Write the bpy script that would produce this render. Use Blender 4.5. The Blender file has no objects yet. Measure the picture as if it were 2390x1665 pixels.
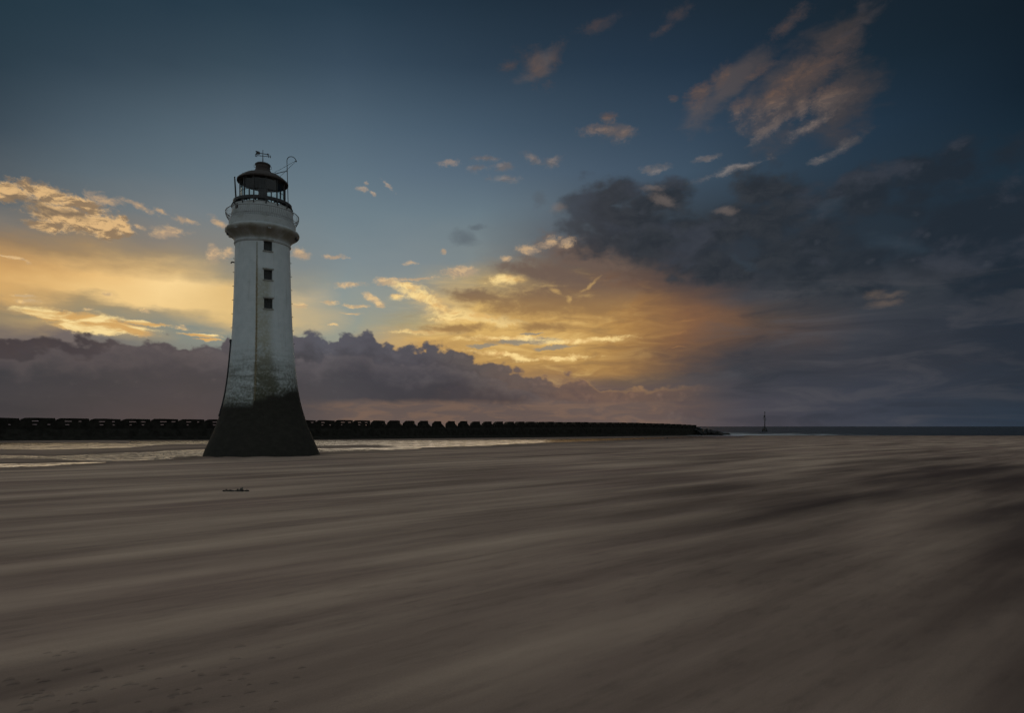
import bpy, bmesh, math, random
import numpy as np
from mathutils import Vector, Matrix, noise as mnoise
random.seed(7); np.random.seed(7)
R = math.radians
sc = bpy.context.scene
col = sc.collection
EYE = 2.7          # eye height above the sand, metres
F = 1500.0         # focal length in photo pixels (used only to convert measurements)

# ------------------------------------------------------------------ helpers
def lin(c):
    def f(v):
        v /= 255.0
        return v/12.92 if v <= .04045 else ((v+.055)/1.055)**2.4
    return (f(c[0]), f(c[1]), f(c[2]), 1.0)

def tag(o, label=None, cat=None, group=None, kind=None):
    if label: o['label'] = label
    if cat: o['category'] = cat
    if group: o['group'] = group
    if kind: o['kind'] = kind
    return o

def empty(name, loc, rz=0):
    o = bpy.data.objects.new(name, None); col.objects.link(o)
    o.location = loc; o.rotation_euler.z = rz
    return o

def link(name, bm, mat, parent=None, smooth=False, autosmooth=None):
    me = bpy.data.meshes.new(name)
    bmesh.ops.recalc_face_normals(bm, faces=bm.faces[:])
    bm.to_mesh(me); bm.free()
    me.materials.append(mat)
    if smooth:
        for p in me.polygons: p.use_smooth = True
        if autosmooth:
            me.set_sharp_from_angle(angle=R(autosmooth))
    o = bpy.data.objects.new(name, me); col.objects.link(o)
    if parent: o.parent = parent
    return o

def lathe(bm, prof, n=64, closed=False, a0=0, a1=2*math.pi):
    full = abs(a1-a0-2*math.pi) < 1e-6
    cnt = n if full else n+1
    rings = []
    for (r, z) in prof:
        rings.append([bm.verts.new((r*math.cos(a0+(a1-a0)*i/n), r*math.sin(a0+(a1-a0)*i/n), z)) for i in range(cnt)])
    pr = list(zip(rings, rings[1:]))
    if closed: pr.append((rings[-1], rings[0]))
    for A, B in pr:
        for i in range(n):
            j = (i+1) % cnt
            bm.faces.new((A[i], A[j], B[j], B[i]))
    return rings

def cap(bm, ring): bm.faces.new(ring)

def tube(bm, pts, r, n=8, taper=None, ends=True):
    pts = [Vector(p) for p in pts]
    rings = []
    prev = None
    for i, p in enumerate(pts):
        if i == 0: t = pts[1]-p
        elif i == len(pts)-1: t = p-pts[i-1]
        else: t = pts[i+1]-pts[i-1]
        t.normalize()
        if prev is None:
            up = Vector((0,0,1)) if abs(t.z) < .9 else Vector((1,0,0))
            u = t.cross(up).normalized()
        else:
            u = (prev - t*prev.dot(t)).normalized()
        prev = u
        v = t.cross(u)
        rr = r if taper is None else r+(taper-r)*i/(len(pts)-1)
        rings.append([bm.verts.new(p+u*rr*math.cos(2*math.pi*k/n)+v*rr*math.sin(2*math.pi*k/n)) for k in range(n)])
    for A, B in zip(rings, rings[1:]):
        for k in range(n):
            bm.faces.new((A[k], A[(k+1)%n], B[(k+1)%n], B[k]))
    if ends:
        bm.faces.new(rings[0]); bm.faces.new(rings[-1])

def box(bm, cx, cy, cz, sx, sy, sz, M=None):
    vs = []
    for dz in (-.5,.5):
        for dx,dy in ((-.5,-.5),(.5,-.5),(.5,.5),(-.5,.5)):
            p = Vector((cx+dx*sx, cy+dy*sy, cz+dz*sz))
            vs.append(bm.verts.new(M@p if M else p))
    for f in ((0,1,2,3),(4,5,6,7),(0,1,5,4),(1,2,6,5),(2,3,7,6),(3,0,4,7)):
        bm.faces.new([vs[i] for i in f])

# ------------------------------------------------------------------ node expressions
class G:
    """tiny expression layer over a node tree"""
    def __init__(s, nt): s.nt = nt
    def node(s, t, **kw):
        n = s.nt.nodes.new(t)
        for k, v in kw.items(): setattr(n, k, v)
        return n
    def put(s, sock, v):
        if isinstance(v, bpy.types.NodeSocket): s.nt.links.new(v, sock)
        else:
            if hasattr(sock, 'default_value'):
                try: sock.default_value = v
                except Exception:
                    sock.default_value = tuple(v)[:3]
    def m(s, op, a, b=None, c=None, clamp=False):
        n = s.node('ShaderNodeMath', operation=op, use_clamp=clamp)
        s.put(n.inputs[0], a)
        if b is not None: s.put(n.inputs[1], b)
        if c is not None: s.put(n.inputs[2], c)
        return n.outputs[0]
    def add(s,a,b): return s.m('ADD',a,b)
    def sub(s,a,b): return s.m('SUBTRACT',a,b)
    def mul(s,a,b): return s.m('MULTIPLY',a,b)
    def mad(s,a,b,c): return s.m('MULTIPLY_ADD',a,b,c)
    def mx(s,a,b): return s.m('MAXIMUM',a,b)
    def mn(s,a,b): return s.m('MINIMUM',a,b)
    def smooth(s, v, a, b, lo=0., hi=1.):
        n = s.node('ShaderNodeMapRange', interpolation_type='SMOOTHSTEP')
        s.put(n.inputs[0], v); s.put(n.inputs[1], a); s.put(n.inputs[2], b); s.put(n.inputs[3], lo); s.put(n.inputs[4], hi)
        return n.outputs[0]
    def lerp(s, v, a, b, lo=0., hi=1.):
        n = s.node('ShaderNodeMapRange', clamp=True)
        s.put(n.inputs[0], v); s.put(n.inputs[1], a); s.put(n.inputs[2], b); s.put(n.inputs[3], lo); s.put(n.inputs[4], hi)
        return n.outputs[0]
    def mix(s, f, a, b, blend='MIX'):
        n = s.node('ShaderNodeMix', data_type='RGBA', blend_type=blend)
        s.put(n.inputs[0], f); s.put(n.inputs[6], a); s.put(n.inputs[7], b)
        return n.outputs[2]
    def ramp(s, f, stops, interp='LINEAR'):
        n = s.node('ShaderNodeValToRGB'); cr = n.color_ramp; cr.interpolation = interp
        stops = sorted(stops, key=lambda t: t[0])
        cr.elements[0].position = stops[0][0]; cr.elements[0].color = stops[0][1]
        cr.elements[1].position = stops[-1][0]; cr.elements[1].color = stops[-1][1]
        for p, c in stops[1:-1]:
            e = cr.elements.new(p); e.color = c
        s.put(n.inputs[0], f)
        return n.outputs[0]
    def noise(s, vec, scale=1, detail=4, rough=.55, dist=0, dims='3D', color=False, lac=2.0):
        n = s.node('ShaderNodeTexNoise', noise_dimensions=dims)
        s.put(n.inputs['Vector'], vec); s.put(n.inputs['Scale'], scale); s.put(n.inputs['Detail'], detail)
        s.put(n.inputs['Roughness'], rough); s.put(n.inputs['Distortion'], dist); s.put(n.inputs['Lacunarity'], lac)
        return n.outputs[1] if color else n.outputs[0]
    def vec(s, op, a, b=None, c=None):
        n = s.node('ShaderNodeVectorMath', operation=op)
        s.put(n.inputs[0], a)
        if b is not None: s.put(n.inputs[1], b)
        if c is not None: s.put(n.inputs[2], c)
        return n.outputs[1] if op in ('LENGTH','DOT_PRODUCT','DISTANCE') else n.outputs[0]
    def xyz(s, x, y, z=0.):
        n = s.node('ShaderNodeCombineXYZ'); s.put(n.inputs[0], x); s.put(n.inputs[1], y); s.put(n.inputs[2], z)
        return n.outputs[0]
    def sep(s, v):
        n = s.node('ShaderNodeSeparateXYZ'); s.put(n.inputs[0], v); return n.outputs
    def mapping(s, v, loc, rot, scale):
        n = s.node('ShaderNodeMapping', vector_type='TEXTURE')
        s.put(n.inputs[0], v)
        n.inputs[1].default_value = loc; n.inputs[2].default_value = rot; n.inputs[3].default_value = scale
        return n.outputs[0]

def material(name):
    m = bpy.data.materials.new(name); m.use_nodes = True
    nt = m.node_tree
    b = nt.nodes['Principled BSDF']
    return m, G(nt), b

def simple_mat(name, c, rough=.7, metal=0., spread=.35, scale=6., bump=0.):
    m, g, b = material(name)
    geo = g.node('ShaderNodeTexCoord')
    n = g.noise(geo.outputs['Object'], scale, 6, .65)
    lo = tuple(v*(1-spread) for v in c[:3])+(1,); hi = tuple(min(1,v*(1+spread)) for v in c[:3])+(1,)
    g.put(b.inputs['Base Color'], g.ramp(n, [(.3,lo),(.7,hi)]))
    b.inputs['Roughness'].default_value = rough; b.inputs['Metallic'].default_value = metal
    if bump:
        bn = g.node('ShaderNodeBump'); bn.inputs['Strength'].default_value = bump; bn.inputs['Distance'].default_value = .02
        g.put(bn.inputs['Height'], g.noise(geo.outputs['Object'], scale*4, 5, .6)); g.put(b.inputs['Normal'], bn.outputs[0])
    return m

# ------------------------------------------------------------------ camera
cam = bpy.data.cameras.new('camera'); co = bpy.data.objects.new('camera', cam); col.objects.link(co)
cam.sensor_width = 36; cam.lens = F/2390*36
cam.shift_y = 163.5/2390
cam.clip_start = .1; cam.clip_end = 60000
co.location = (0,0,EYE); co.rotation_euler = (R(90),0,0)
sc.camera = co

# ------------------------------------------------------------------ sky (azimuth / elevation in degrees, azimuth 0 = +Y)
def AZ(X): return math.degrees(math.atan((X-1195)/F))
def EL(X, Y): return math.degrees(math.atan((996-Y)/F*math.cos(math.atan((X-1195)/F))))

SUN_AZ, SUN_EL = AZ(430), 6.0
def build_sky():
    w = bpy.data.worlds.new('World'); sc.world = w; w.use_nodes = True
    nt = w.node_tree; nt.nodes.clear(); g = G(nt)
    out = g.node('ShaderNodeOutputWorld')
    d = g.node('ShaderNodeTexCoord').outputs['Generated']
    x, y, z = g.sep(d)
    az = g.mul(g.m('ARCTAN2', x, y), 180/math.pi)
    el = g.mul(g.m('ARCSINE', g.mn(g.mx(z,-1.),1.)), 180/math.pi)
    P = g.xyz(az, el, 1.)
    # NOTE: sockets are kept type-consistent (point -> mapping -> noise) so the shader stays small
    PP = g.node('ShaderNodeMapping', vector_type='POINT'); g.put(PP.inputs[0], P)
    def nz(sc_, detail=5, rough=.55, dist=0, loc=(0,0,0)):
        n = g.node('ShaderNodeMapping', vector_type='POINT'); nt.links.new(PP.outputs[0], n.inputs[0])
        n.inputs[1].default_value = loc; n.inputs[3].default_value = (sc_[0], sc_[1], 0)
        return g.noise(n.outputs[0], 1, detail, rough, dist, '2D')
    def vor(sc_, detail=1., loc=(0,0,0), rnd=1.):
        n = g.node('ShaderNodeMapping', vector_type='POINT'); nt.links.new(PP.outputs[0], n.inputs[0])
        n.inputs[1].default_value = loc; n.inputs[3].default_value = (sc_[0], sc_[1], 0)
        v = g.node('ShaderNodeTexVoronoi', voronoi_dimensions='2D', feature='SMOOTH_F1')
        nt.links.new(n.outputs[0], v.inputs['Vector']); v.inputs['Scale'].default_value = 1; v.inputs['Detail'].default_value = detail
        v.inputs['Smoothness'].default_value = .35; v.inputs['Roughness'].default_value = .5; v.inputs['Randomness'].default_value = rnd
        return v.outputs['Distance']
    def half(v): return g.sub(v, .5)

    # soft turbulence that bends the evening colour field
    w1x = half(nz((.10,.30), 6)); w1y = half(nz((.10,.30), 6, loc=(31.7,12.3,0)))
    lowk = g.lerp(el, 20, 11, .10, 1.)
    azw = g.mad(g.mul(w1x, lowk), 7., az); elw = g.mad(g.mul(w1y, lowk), 4.2, el)

    # ---- evening colour field: one vertical ramp per bearing
    cols = {
      0:   [(0,(36,55,67)),(150,(44,61,73)),(300,(63,77,88)),(400,(84,94,101)),(470,(98,104,107)),(520,(122,117,110)),(560,(150,124,94)),(610,(198,154,98)),(660,(216,170,106)),(695,(206,165,106)),(715,(150,130,100)),(740,(150,132,104)),(800,(110,100,98)),(996,(80,76,82))],
      200: [(0,(38,57,70)),(150,(50,67,80)),(300,(75,91,103)),(400,(92,106,115)),(470,(106,113,116)),(540,(128,119,108)),(590,(165,136,98)),(640,(232,188,122)),(690,(238,198,132)),(715,(165,144,108)),(735,(150,138,112)),(760,(190,160,110)),(800,(110,100,98)),(996,(82,78,84))],
      400: [(0,(38,57,71)),(150,(54,71,84)),(300,(82,99,111)),(400,(96,112,122)),(490,(116,124,128)),(560,(134,127,118)),(600,(152,136,112)),(630,(206,174,122)),(665,(250,214,150)),(712,(242,206,142)),(730,(160,146,118)),(760,(132,137,128)),(800,(128,130,122)),(996,(86,82,88))],
      560: [(0,(39,58,72)),(150,(57,75,88)),(300,(85,102,115)),(400,(98,115,126)),(500,(114,126,132)),(600,(128,131,128)),(650,(160,147,120)),(690,(226,190,128)),(740,(222,188,126)),(770,(136,140,130)),(800,(130,136,130)),(996,(88,84,90))],
      800: [(0,(38,57,72)),(150,(57,75,91)),(300,(82,101,116)),(400,(96,115,128)),(500,(111,128,137)),(600,(125,138,143)),(700,(140,150,147)),(780,(152,155,140)),(830,(150,146,130)),(996,(94,86,90))],
      960: [(0,(36,53,68)),(150,(51,69,85)),(300,(75,94,110)),(400,(91,109,124)),(500,(108,125,135)),(600,(126,137,141)),(700,(146,150,142)),(760,(172,158,120)),(800,(205,165,100)),(850,(190,148,90)),(996,(98,88,90))],
      1120:[(0,(33,49,63)),(150,(46,63,79)),(300,(68,87,104)),(400,(85,103,119)),(500,(105,122,132)),(600,(124,134,136)),(660,(170,150,112)),(710,(214,176,108)),(760,(228,186,110)),(800,(200,160,95)),(850,(188,148,88)),(920,(140,112,90)),(996,(102,90,92))],
      1280:[(0,(31,46,60)),(150,(42,59,75)),(300,(62,80,97)),(400,(78,95,111)),(480,(92,106,117)),(560,(92,98,104)),(620,(112,98,88)),(680,(140,112,82)),(740,(198,156,92)),(790,(206,164,96)),(840,(184,142,82)),(880,(160,122,78)),(920,(128,104,88)),(996,(104,90,90))],
      1430:[(0,(30,44,58)),(150,(39,56,73)),(300,(57,75,92)),(400,(70,87,104)),(480,(72,82,92)),(560,(62,65,72)),(620,(84,74,70)),(670,(114,87,70)),(720,(156,116,72)),(770,(176,132,76)),(820,(172,130,76)),(860,(152,115,74)),(890,(112,92,76)),(920,(104,86,80)),(996,(100,86,86))],
      1600:[(0,(29,43,56)),(150,(36,53,70)),(300,(52,70,88)),(400,(63,81,98)),(500,(56,66,76)),(580,(48,54,63)),(650,(70,64,66)),(700,(104,80,66)),(745,(128,92,66)),(800,(126,91,65)),(840,(106,82,67)),(875,(76,70,71)),(905,(82,75,76)),(996,(90,80,82))],
      1760:[(0,(27,41,53)),(150,(32,48,64)),(300,(46,63,80)),(400,(52,68,83)),(500,(44,53,63)),(600,(48,55,64)),(690,(64,64,69)),(740,(84,72,66)),(790,(84,71,66)),(830,(66,63,67)),(880,(60,62,69)),(930,(70,69,77)),(996,(80,75,82))],
      2000:[(0,(24,37,48)),(150,(27,43,56)),(300,(36,54,71)),(400,(40,56,71)),(500,(39,50,61)),(600,(44,54,64)),(690,(60,64,70)),(760,(58,61,69)),(850,(57,59,67)),(930,(57,61,72)),(996,(62,66,77))],
      2390:[(0,(18,30,40)),(200,(20,34,46)),(380,(28,46,60)),(480,(32,44,55)),(600,(34,43,54)),(750,(38,46,57)),(850,(42,48,58)),(930,(42,52,64)),(996,(46,57,71))],
    }
    c = None; prev = None
    for X in sorted(cols):
        st = {}
        for Y, rgb in cols[X]: st[max(0.,EL(X,Y))/45] = lin(rgb)
        rr = g.ramp(g.mul(elw, 1/45), list(st.items()))
        c = rr if c is None else g.mix(g.lerp(azw, AZ(prev), AZ(X)), c, rr)
        prev = X

    # ---- shared cloud noises
    nA = nz((.55,1.0), 9, .6, .3)             # wisps
    nA2 = nz((.55,1.0), 9, .6, .3, loc=(.10,-.22,0))
    lit = g.sub(nA2, nA)
    nF = half(nz((2.0,3.1), 8, .70, .25, loc=(7.7,5.5,0)))       # torn edges
    nB = nz((.16,.28), 8, .6, .2, loc=(3.3,7.1,0))             # big masses
    nC = nz((.28,1.35), 7, .6, .5, loc=(1.3,2.1,0))            # streaks
    # warped positions for the cloud outlines
    PE = g.xyz(g.mad(half(nz((.5,.8),5,.6,loc=(8.1,3.3,0))), 1.2, az), g.mad(half(nz((.5,.8),5,.6,loc=(2.1,9.3,0))), .8, el), 1.)
    PS = g.xyz(g.mad(w1x, 6., az), g.mad(w1y, 3., el), 1.)

    def rr2(p, cx, cy, rx, ry, rot=0):
        a = math.atan((cx-1195)/F); ca = math.cos(a)
        sx = math.degrees(rx/F)*ca*ca; sy = math.degrees(ry/F)*ca
        c0, s0 = math.cos(R(rot)), math.sin(R(rot)); X0, Y0 = AZ(cx), EL(cx,cy)
        u = g.vec('DOT_PRODUCT', p, (c0/sx, s0/sx, -(c0*X0+s0*Y0)/sx))
        v = g.vec('DOT_PRODUCT', p, (-s0/sy, c0/sy, (s0*X0-c0*Y0)/sy))
        return g.mad(u, u, g.mul(v, v))
    def union(p, lst):
        f = None
        for e in lst:
            v = rr2(p, *e[:5])
            f = v if f is None else g.mn(f, v)
        return g.sub(1., g.m('SQRT', f))
    def ell(p, *e): return union(p, [e])

    # ---- 1. streaky gold sheet right of the lighthouse: lit streaks and brown bodies
    zone = g.smooth(ell(P, 1270, 770, 430, 165, -4), 0, .55)
    hi = g.mul(zone, g.smooth(nC, .44, .80))
    c = g.mix(g.mul(hi,.50), c, g.mix(g.smooth(az, AZ(1250), AZ(1650)), lin((244,205,128)), lin((150,108,68))))
    lo_ = g.mul(zone, g.smooth(nC, .52, .26))
    c = g.mix(g.mul(lo_,.34), c, g.mix(g.smooth(az, AZ(1200), AZ(1500)), lin((128,104,78)), lin((98,78,66))))
    # blue slits low in the sheet
    sl = union(PE, [(1225,797,105,9,2),(1290,812,60,7,4),(1130,806,50,6,0),(1245,781,40,4,0)])
    c = g.mix(g.mul(g.smooth(g.mad(nA,.9,g.sub(sl,.45)), 0,.5),.75), c, lin((134,132,124)))
    # bright lit leading edge
    br = union(PE, [(950,668,48,13,-8),(985,690,62,17,-16),(1020,712,60,15,-22),(1080,735,85,16,-6),(1150,745,80,14,-8),(1050,742,45,10,10),(930,690,20,10,10),(1180,652,48,14,4),(1000,775,100,7,2),(1180,790,110,6,0),(1360,795,120,7,2),(1180,830,90,7,-8),(1300,838,90,6,2)])
    brm = g.smooth(g.mad(nF,1.0,g.mad(nA,1.5,g.sub(br,.62))), -.1, 1.0)
    c = g.mix(g.mul(brm,.92), c, g.mix(g.smooth(nA,.35,.62), lin((226,182,116)), lin((255,222,150))))
    # brown shadowed bodies
    bd = union(PE, [(1120,692,90,20,-3),(1270,705,180,42,4),(1400,700,110,50,10),(1330,650,120,30,-20),(1060,768,95,12,3),(1270,764,75,13,2),(1240,636,90,20,-8),(1370,600,120,40,-14)])
    bdm = g.smooth(g.mad(nF,.4,g.mad(nA,1.3,g.sub(bd,.52))), -.15, .85)
    bcol = g.mix(g.smooth(el, EL(1200,740), EL(1200,650)), lin((152,117,76)), lin((108,90,80)))
    c = g.mix(g.mul(bdm,.88), c, bcol)
    # bright nicks
    nk = union(PE, [(1295,680,26,8,-28),(1328,698,9,12,0),(1378,668,40,6,38),(1210,655,35,9,0),(1350,756,35,5,0),(1600,750,34,4,3),(1580,777,22,4,3),(1585,814,26,4,3)])
    c = g.mix(g.mul(g.smooth(g.mad(nA,.8,g.add(g.mul(nF,.5),g.sub(nk,.4))),0,1.),.45), c, g.mix(g.smooth(az,AZ(1350),AZ(1560)), lin((226,184,112)), lin((160,114,72))))

    # ---- 2. dark mass over the right half
    dk = union(PS, [(1470,520,190,80,-8),(1420,470,120,52,6),(1530,470,110,48,0),(1370,560,90,50,-20),(1600,560,230,85,-12),(1785,438,125,66,-4),(1760,520,210,75,-8),(1930,590,230,95,-10),(1980,650,170,50,-4),(1700,620,220,50,-6),(2010,460,170,60,8),(2200,410,210,80,14),(2330,520,230,120,0),(2220,620,150,70,0),(2390,640,170,100,0)])
    cauD = g.sub(.42, vor((.30,.40), 3., (1.,7.,0)))
    dkv = g.mad(cauD,.75,g.mad(nF,.12,g.mad(nA,.6,g.mad(nB,.8,g.sub(dk,.40)))))
    dkm = g.mul(g.smooth(dkv, -.08, .70), g.smooth(az, AZ(1225), AZ(1440), .62, 1.))
    dkc = g.mix(g.smooth(nA,.3,.7), lin((41,46,53)), lin((52,56,62)))
    dkc = g.mix(g.smooth(az, AZ(1700), AZ(2300)), dkc, lin((33,42,52)))
    dkc = g.mix(g.mul(g.smooth(az, AZ(1560), AZ(1300)), .7), dkc, lin((60,60,65)))
    dkc = g.mix(g.mul(g.smooth(cauD,.0,.30),.35), dkc, lin((66,70,78)))
    dkc = g.mix(g.mul(g.smooth(nB,.5,.72),.55), dkc, lin((62,66,76)))
    c = g.mix(g.mul(dkm,.95), c, dkc)
    # torn grey layers low on the right
    lay = g.mul(g.smooth(az, AZ(1560), AZ(1800)), g.smooth(el, 13.5, 9.5))
    nL = nz((.11,.55), 6, .58, .4, loc=(9.,2.,0))
    c = g.mix(g.mul(g.mul(lay, g.smooth(nL,.48,.70)), g.lerp(az,AZ(1750),AZ(2300),.5,.22)), c, lin((86,84,88)))
    c = g.mix(g.mul(g.mul(lay, g.smooth(nL,.50,.30)), .35), c, lin((40,45,54)))
    # teal openings and dull lit patches inside the mass
    op = union(PS, [(2100,565,95,34,-18),(1935,500,70,16,10),(1740,605,60,14,-30)])
    c = g.mix(g.mul(g.smooth(g.mad(nA,.7,g.sub(op,.35)),0,.9),.34), c, lin((54,68,80)))
    lp = union(PE, [(2040,690,38,17,0),(2085,690,45,9,4),(2065,708,60,12,4)])
    c = g.mix(g.mul(g.smooth(g.mad(nA,.8,g.add(g.mul(nF,.5),g.sub(lp,.4))),0,1.1),.40), c, lin((120,102,88)))
    db = union(PE, [(1303,484,28,16,0),(1545,465,46,18,-25),(1690,490,40,10,-6),(1520,440,40,9,0)])
    c = g.mix(g.mul(g.smooth(g.mad(nA,.9,g.add(g.mul(nF,.5),g.sub(db,.4))),0,1.),.42), c, lin((126,112,104)))
    gw = union(PE, [(1085,556,42,26,-10),(1110,530,30,10,0),(1260,465,26,20,-20)])
    c = g.mix(g.mul(g.smooth(g.mad(nA,.9,g.sub(gw,.4)),0,.9),.55), c, lin((84,92,100)))

    # ---- 3. cumulus on the left
    cu = union(PE, [(20,446,70,26,-4),(115,456,110,24,-10),(200,480,80,20,-16),(150,505,110,34,-6),(225,520,85,34,-4),(285,528,28,26,0),(250,545,40,14,0),(120,530,70,16,0)])
    cum = g.smooth(g.mad(nF,1.0,g.mad(nA,1.3,g.sub(cu,.56))), .0, .66)
    cuc = g.mix(g.smooth(g.add(g.mul(lit,2.2), nC), .28, .72), lin((146,121,93)), lin((224,183,128)))
    csh = union(PE, [(92,487,75,20,-6),(60,470,50,12,-6),(170,500,60,10,-8)])
    cuc = g.mix(g.mul(g.smooth(g.mad(nA,.8,g.sub(csh,.4)),0,.7),.7), cuc, lin((128,109,88)))
    c = g.mix(g.mul(cum,.95), c, cuc)

    # ---- 4. many small clouds
    vl = union(PS, [(1850,210,170,70,38),(1960,240,110,80,30),(1960,90,110,40,25),(1700,210,110,45,35),(1250,152,50,24,20),(1450,300,40,18,10)])
    vlm = g.smooth(g.mad(nB,.9,g.mad(nA,.9,g.sub(vl,.72))), -.05, 1.0)
    c = g.mix(g.mul(vlm,.55), c, g.mix(g.smooth(az,AZ(1500),AZ(2050)), lin((104,92,88)), lin((76,66,62))))
    near = [(1052,382,32,9,2),(844,443,20,8,-4),(850,429,7,7,0),(871,451,9,5,-10),(906,434,24,6,-35),(784,600,40,7,2),
      (1038,588,9,9,0),(960,614,24,7,2),(1181,603,18,8,0),(1233,582,36,13,-4),(1285,567,34,14,25),(1324,567,30,12,18),(1073,633,60,15,2),
      (697,592,34,16,-14),(816,665,48,12,4),(868,694,32,12,-25),(885,709,18,9,-20),(769,705,30,5,-6),(832,714,38,6,1),(816,733,34,4,-2),
      (705,713,22,8,0),(900,659,34,10,-4),(957,652,85,6,4),(779,759,14,4,0),(255,689,14,6,-10),(52,692,34,5,-4),(71,707,38,8,-5),(202,723,21,4,0),
      (338,726,17,6,-12),(499,591,30,26,0),(533,587,18,14,0),(397,542,58,17,6),(326,531,28,8,-6),(240,465,50,15,-12),(326,484,55,10,-15),(375,494,26,7,-10),
      (428,512,36,9,-10),(514,520,34,12,-22),(20,600,60,5,-8),(424,766,26,5,-2)]
    far = [(1135,368,32,7,2),(1118,393,32,8,4),(1177,387,26,10,0),(1243,370,24,10,-25),(1289,379,24,12,18),(1184,417,44,9,-2),
      (1252,154,46,30,-35),(1297,132,34,18,60),(1190,152,30,12,10),(1395,303,46,11,0),(1460,315,28,16,30),(1423,270,22,10,10),
      (1639,213,46,22,35),(1690,174,34,16,60),(1723,256,28,16,30),(1830,202,120,24,38),(1808,236,46,24,25),(1870,253,34,20,45),(1802,298,60,14,24),
      (1931,146,95,32,25),(1948,225,85,34,10),(1976,84,110,13,24),(1841,50,54,18,28),(2010,11,20,20,50),(1976,337,66,13,26),(1915,374,32,8,8),
      (1549,65,34,11,25),(1653,371,36,8,6),(1533,392,36,10,6),(1707,396,85,9,10),(1770,170,50,10,20),(1400,55,60,14,10,-.2),(1580,30,40,14,20,-.2),(1572,228,12,10,30),(1900,290,60,12,20)]
    fn = union(PE, near)
    fnm = g.smooth(g.mad(nF,1.2,g.mad(nA,1.3,g.sub(fn,.66))), -.05, .85)
    ncol = g.ramp(g.mul(el,1/30), [(EL(600,780)/30,lin((250,208,138))),(EL(600,690)/30,lin((240,200,140))),(EL(600,600)/30,lin((212,178,136))),(EL(600,520)/30,lin((200,166,126))),(EL(800,430)/30,lin((176,158,140))),(EL(1050,380)/30,lin((160,140,126)))])
    ncol = g.mix(g.smooth(lit,-.06,.08), g.mix(.45, ncol, lin((120,116,116))), ncol)
    c = g.mix(g.mul(fnm,.82), c, ncol)
    ff = union(PE, far)
    ffm = g.smooth(g.mad(nF,1.3,g.mad(nA,1.6,g.sub(ff,.80))), -.25, 1.15)
    fcol = g.ramp(g.mul(el,1/36), [(EL(1200,420)/36,lin((142,132,126))),(EL(1400,300)/36,lin((140,116,100))),(EL(1700,240)/36,lin((122,94,76))),(EL(1900,100)/36,lin((96,78,70))),(.98,lin((70,62,64)))])
    fcol = g.mix(g.smooth(az, AZ(1850), AZ(2080)), fcol, lin((62,60,64)))
    fcol = g.mix(g.smooth(lit,-.08,.08), g.mix(.45, fcol, lin((54,60,70))), fcol)
    c = g.mix(g.mul(ffm,g.lerp(el,22,34,.66,.42)), c, fcol)

    # ---- 5. brilliant strip just above the bank, left
    bs = union(PE, [(131,738,95,15,-4),(235,752,130,19,-6),(290,768,85,14,-8),(200,766,90,12,-6),(340,754,66,6,-2),(469,783,50,5,-3),(484,793,40,4,-2)])
    bsm = g.smooth(g.mad(nF,.5,g.mad(nC,1.2,g.sub(bs,.42))), .02, .6)
    c = g.mix(g.mul(bsm,.9), c, g.mix(g.smooth(nC,.38,.62), lin((214,166,98)), lin((255,226,158))))

    # ---- 6. cloud bank along the horizon
    def chan(cc):
        n = g.node('ShaderNodeSeparateColor'); g.put(n.inputs[0], cc); return n.outputs[0]
    def prof1(pts): return chan(g.ramp(g.lerp(azp, -60, 60), [((AZ(X)+60)/120, (EL(X,Y)/20,)*3+(1,)) for X, Y in pts]))
    def prof(pts):
        if len(pts) <= 31: return g.mul(prof1(pts), 20)
        k = len(pts)//2
        sel = g.m('GREATER_THAN', azp, AZ(pts[k][0]))
        lo_, hi_ = prof1(pts[:k+1]), prof1(pts[k:])
        return g.mul(g.mad(sel, g.sub(hi_, lo_), lo_), 20)
    bump1 = half(nz((.5,.7),3,.5,.6,loc=(5.,1.,0)))
    bump2 = half(nz((1.9,2.2),5,.6,.8,loc=(1.,6.,0)))
    azp = g.mad(bump2, .4, az)
    cau1 = g.sub(.42, vor((.42,.62), 2., (3.,2.,0))); cau2 = g.sub(.40, vor((1.5,1.9), 2., (6.,1.,0)))
    rough = g.add(g.add(g.mul(cau1,1.25), g.mul(cau2,.26)), g.add(g.mul(bump1,.7), g.mul(bump2,.20)))
    rsoft = g.lerp(az, AZ(1380), AZ(1650), 1., .25)
    hA = g.sub(g.add(prof([(-600,700),(0,752),(100,765),(160,772),(250,778),(300,790),(360,776),(400,786),(480,795),(518,796),(524,772),(532,762),(545,790),(600,800),(675,778),(720,748),(745,762),(770,788),(800,752),(830,768),(862,758),(890,795),(930,806),(970,800),(1000,790),(1040,792),(1080,812),(1130,828),(1200,850),(1260,872),(1320,868),(1370,880),(1400,895),(1450,900),(1520,903),(1600,897),(1690,894),(1900,894)]), g.mul(rough,rsoft)), el)
    mA = g.mul(g.smooth(hA, -.12, .34), g.smooth(az, AZ(1715), AZ(1590)))
    depth = hA
    dcol = g.ramp(g.lerp(azw, AZ(0), AZ(1700)), [(0,lin((76,68,70))),(.2,lin((88,80,83))),(.38,lin((90,91,101))),(.52,lin((92,89,95))),(.62,lin((102,92,88))),(.75,lin((124,98,84))),(.85,lin((126,98,82))),(.95,lin((100,84,78))),(1,lin((80,74,76)))])
    dlow = g.ramp(g.lerp(azw, AZ(0), AZ(1700)), [(0,lin((54,56,62))),(.2,lin((64,62,68))),(.42,lin((66,67,74))),(.55,lin((62,60,66))),(.68,lin((82,70,68))),(.8,lin((104,84,80))),(.92,lin((96,80,78))),(1,lin((78,74,78)))])
    bk = g.mix(g.smooth(g.add(depth, g.mul(bump1,2.)), .4, 3.2), dcol, dlow)
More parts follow.
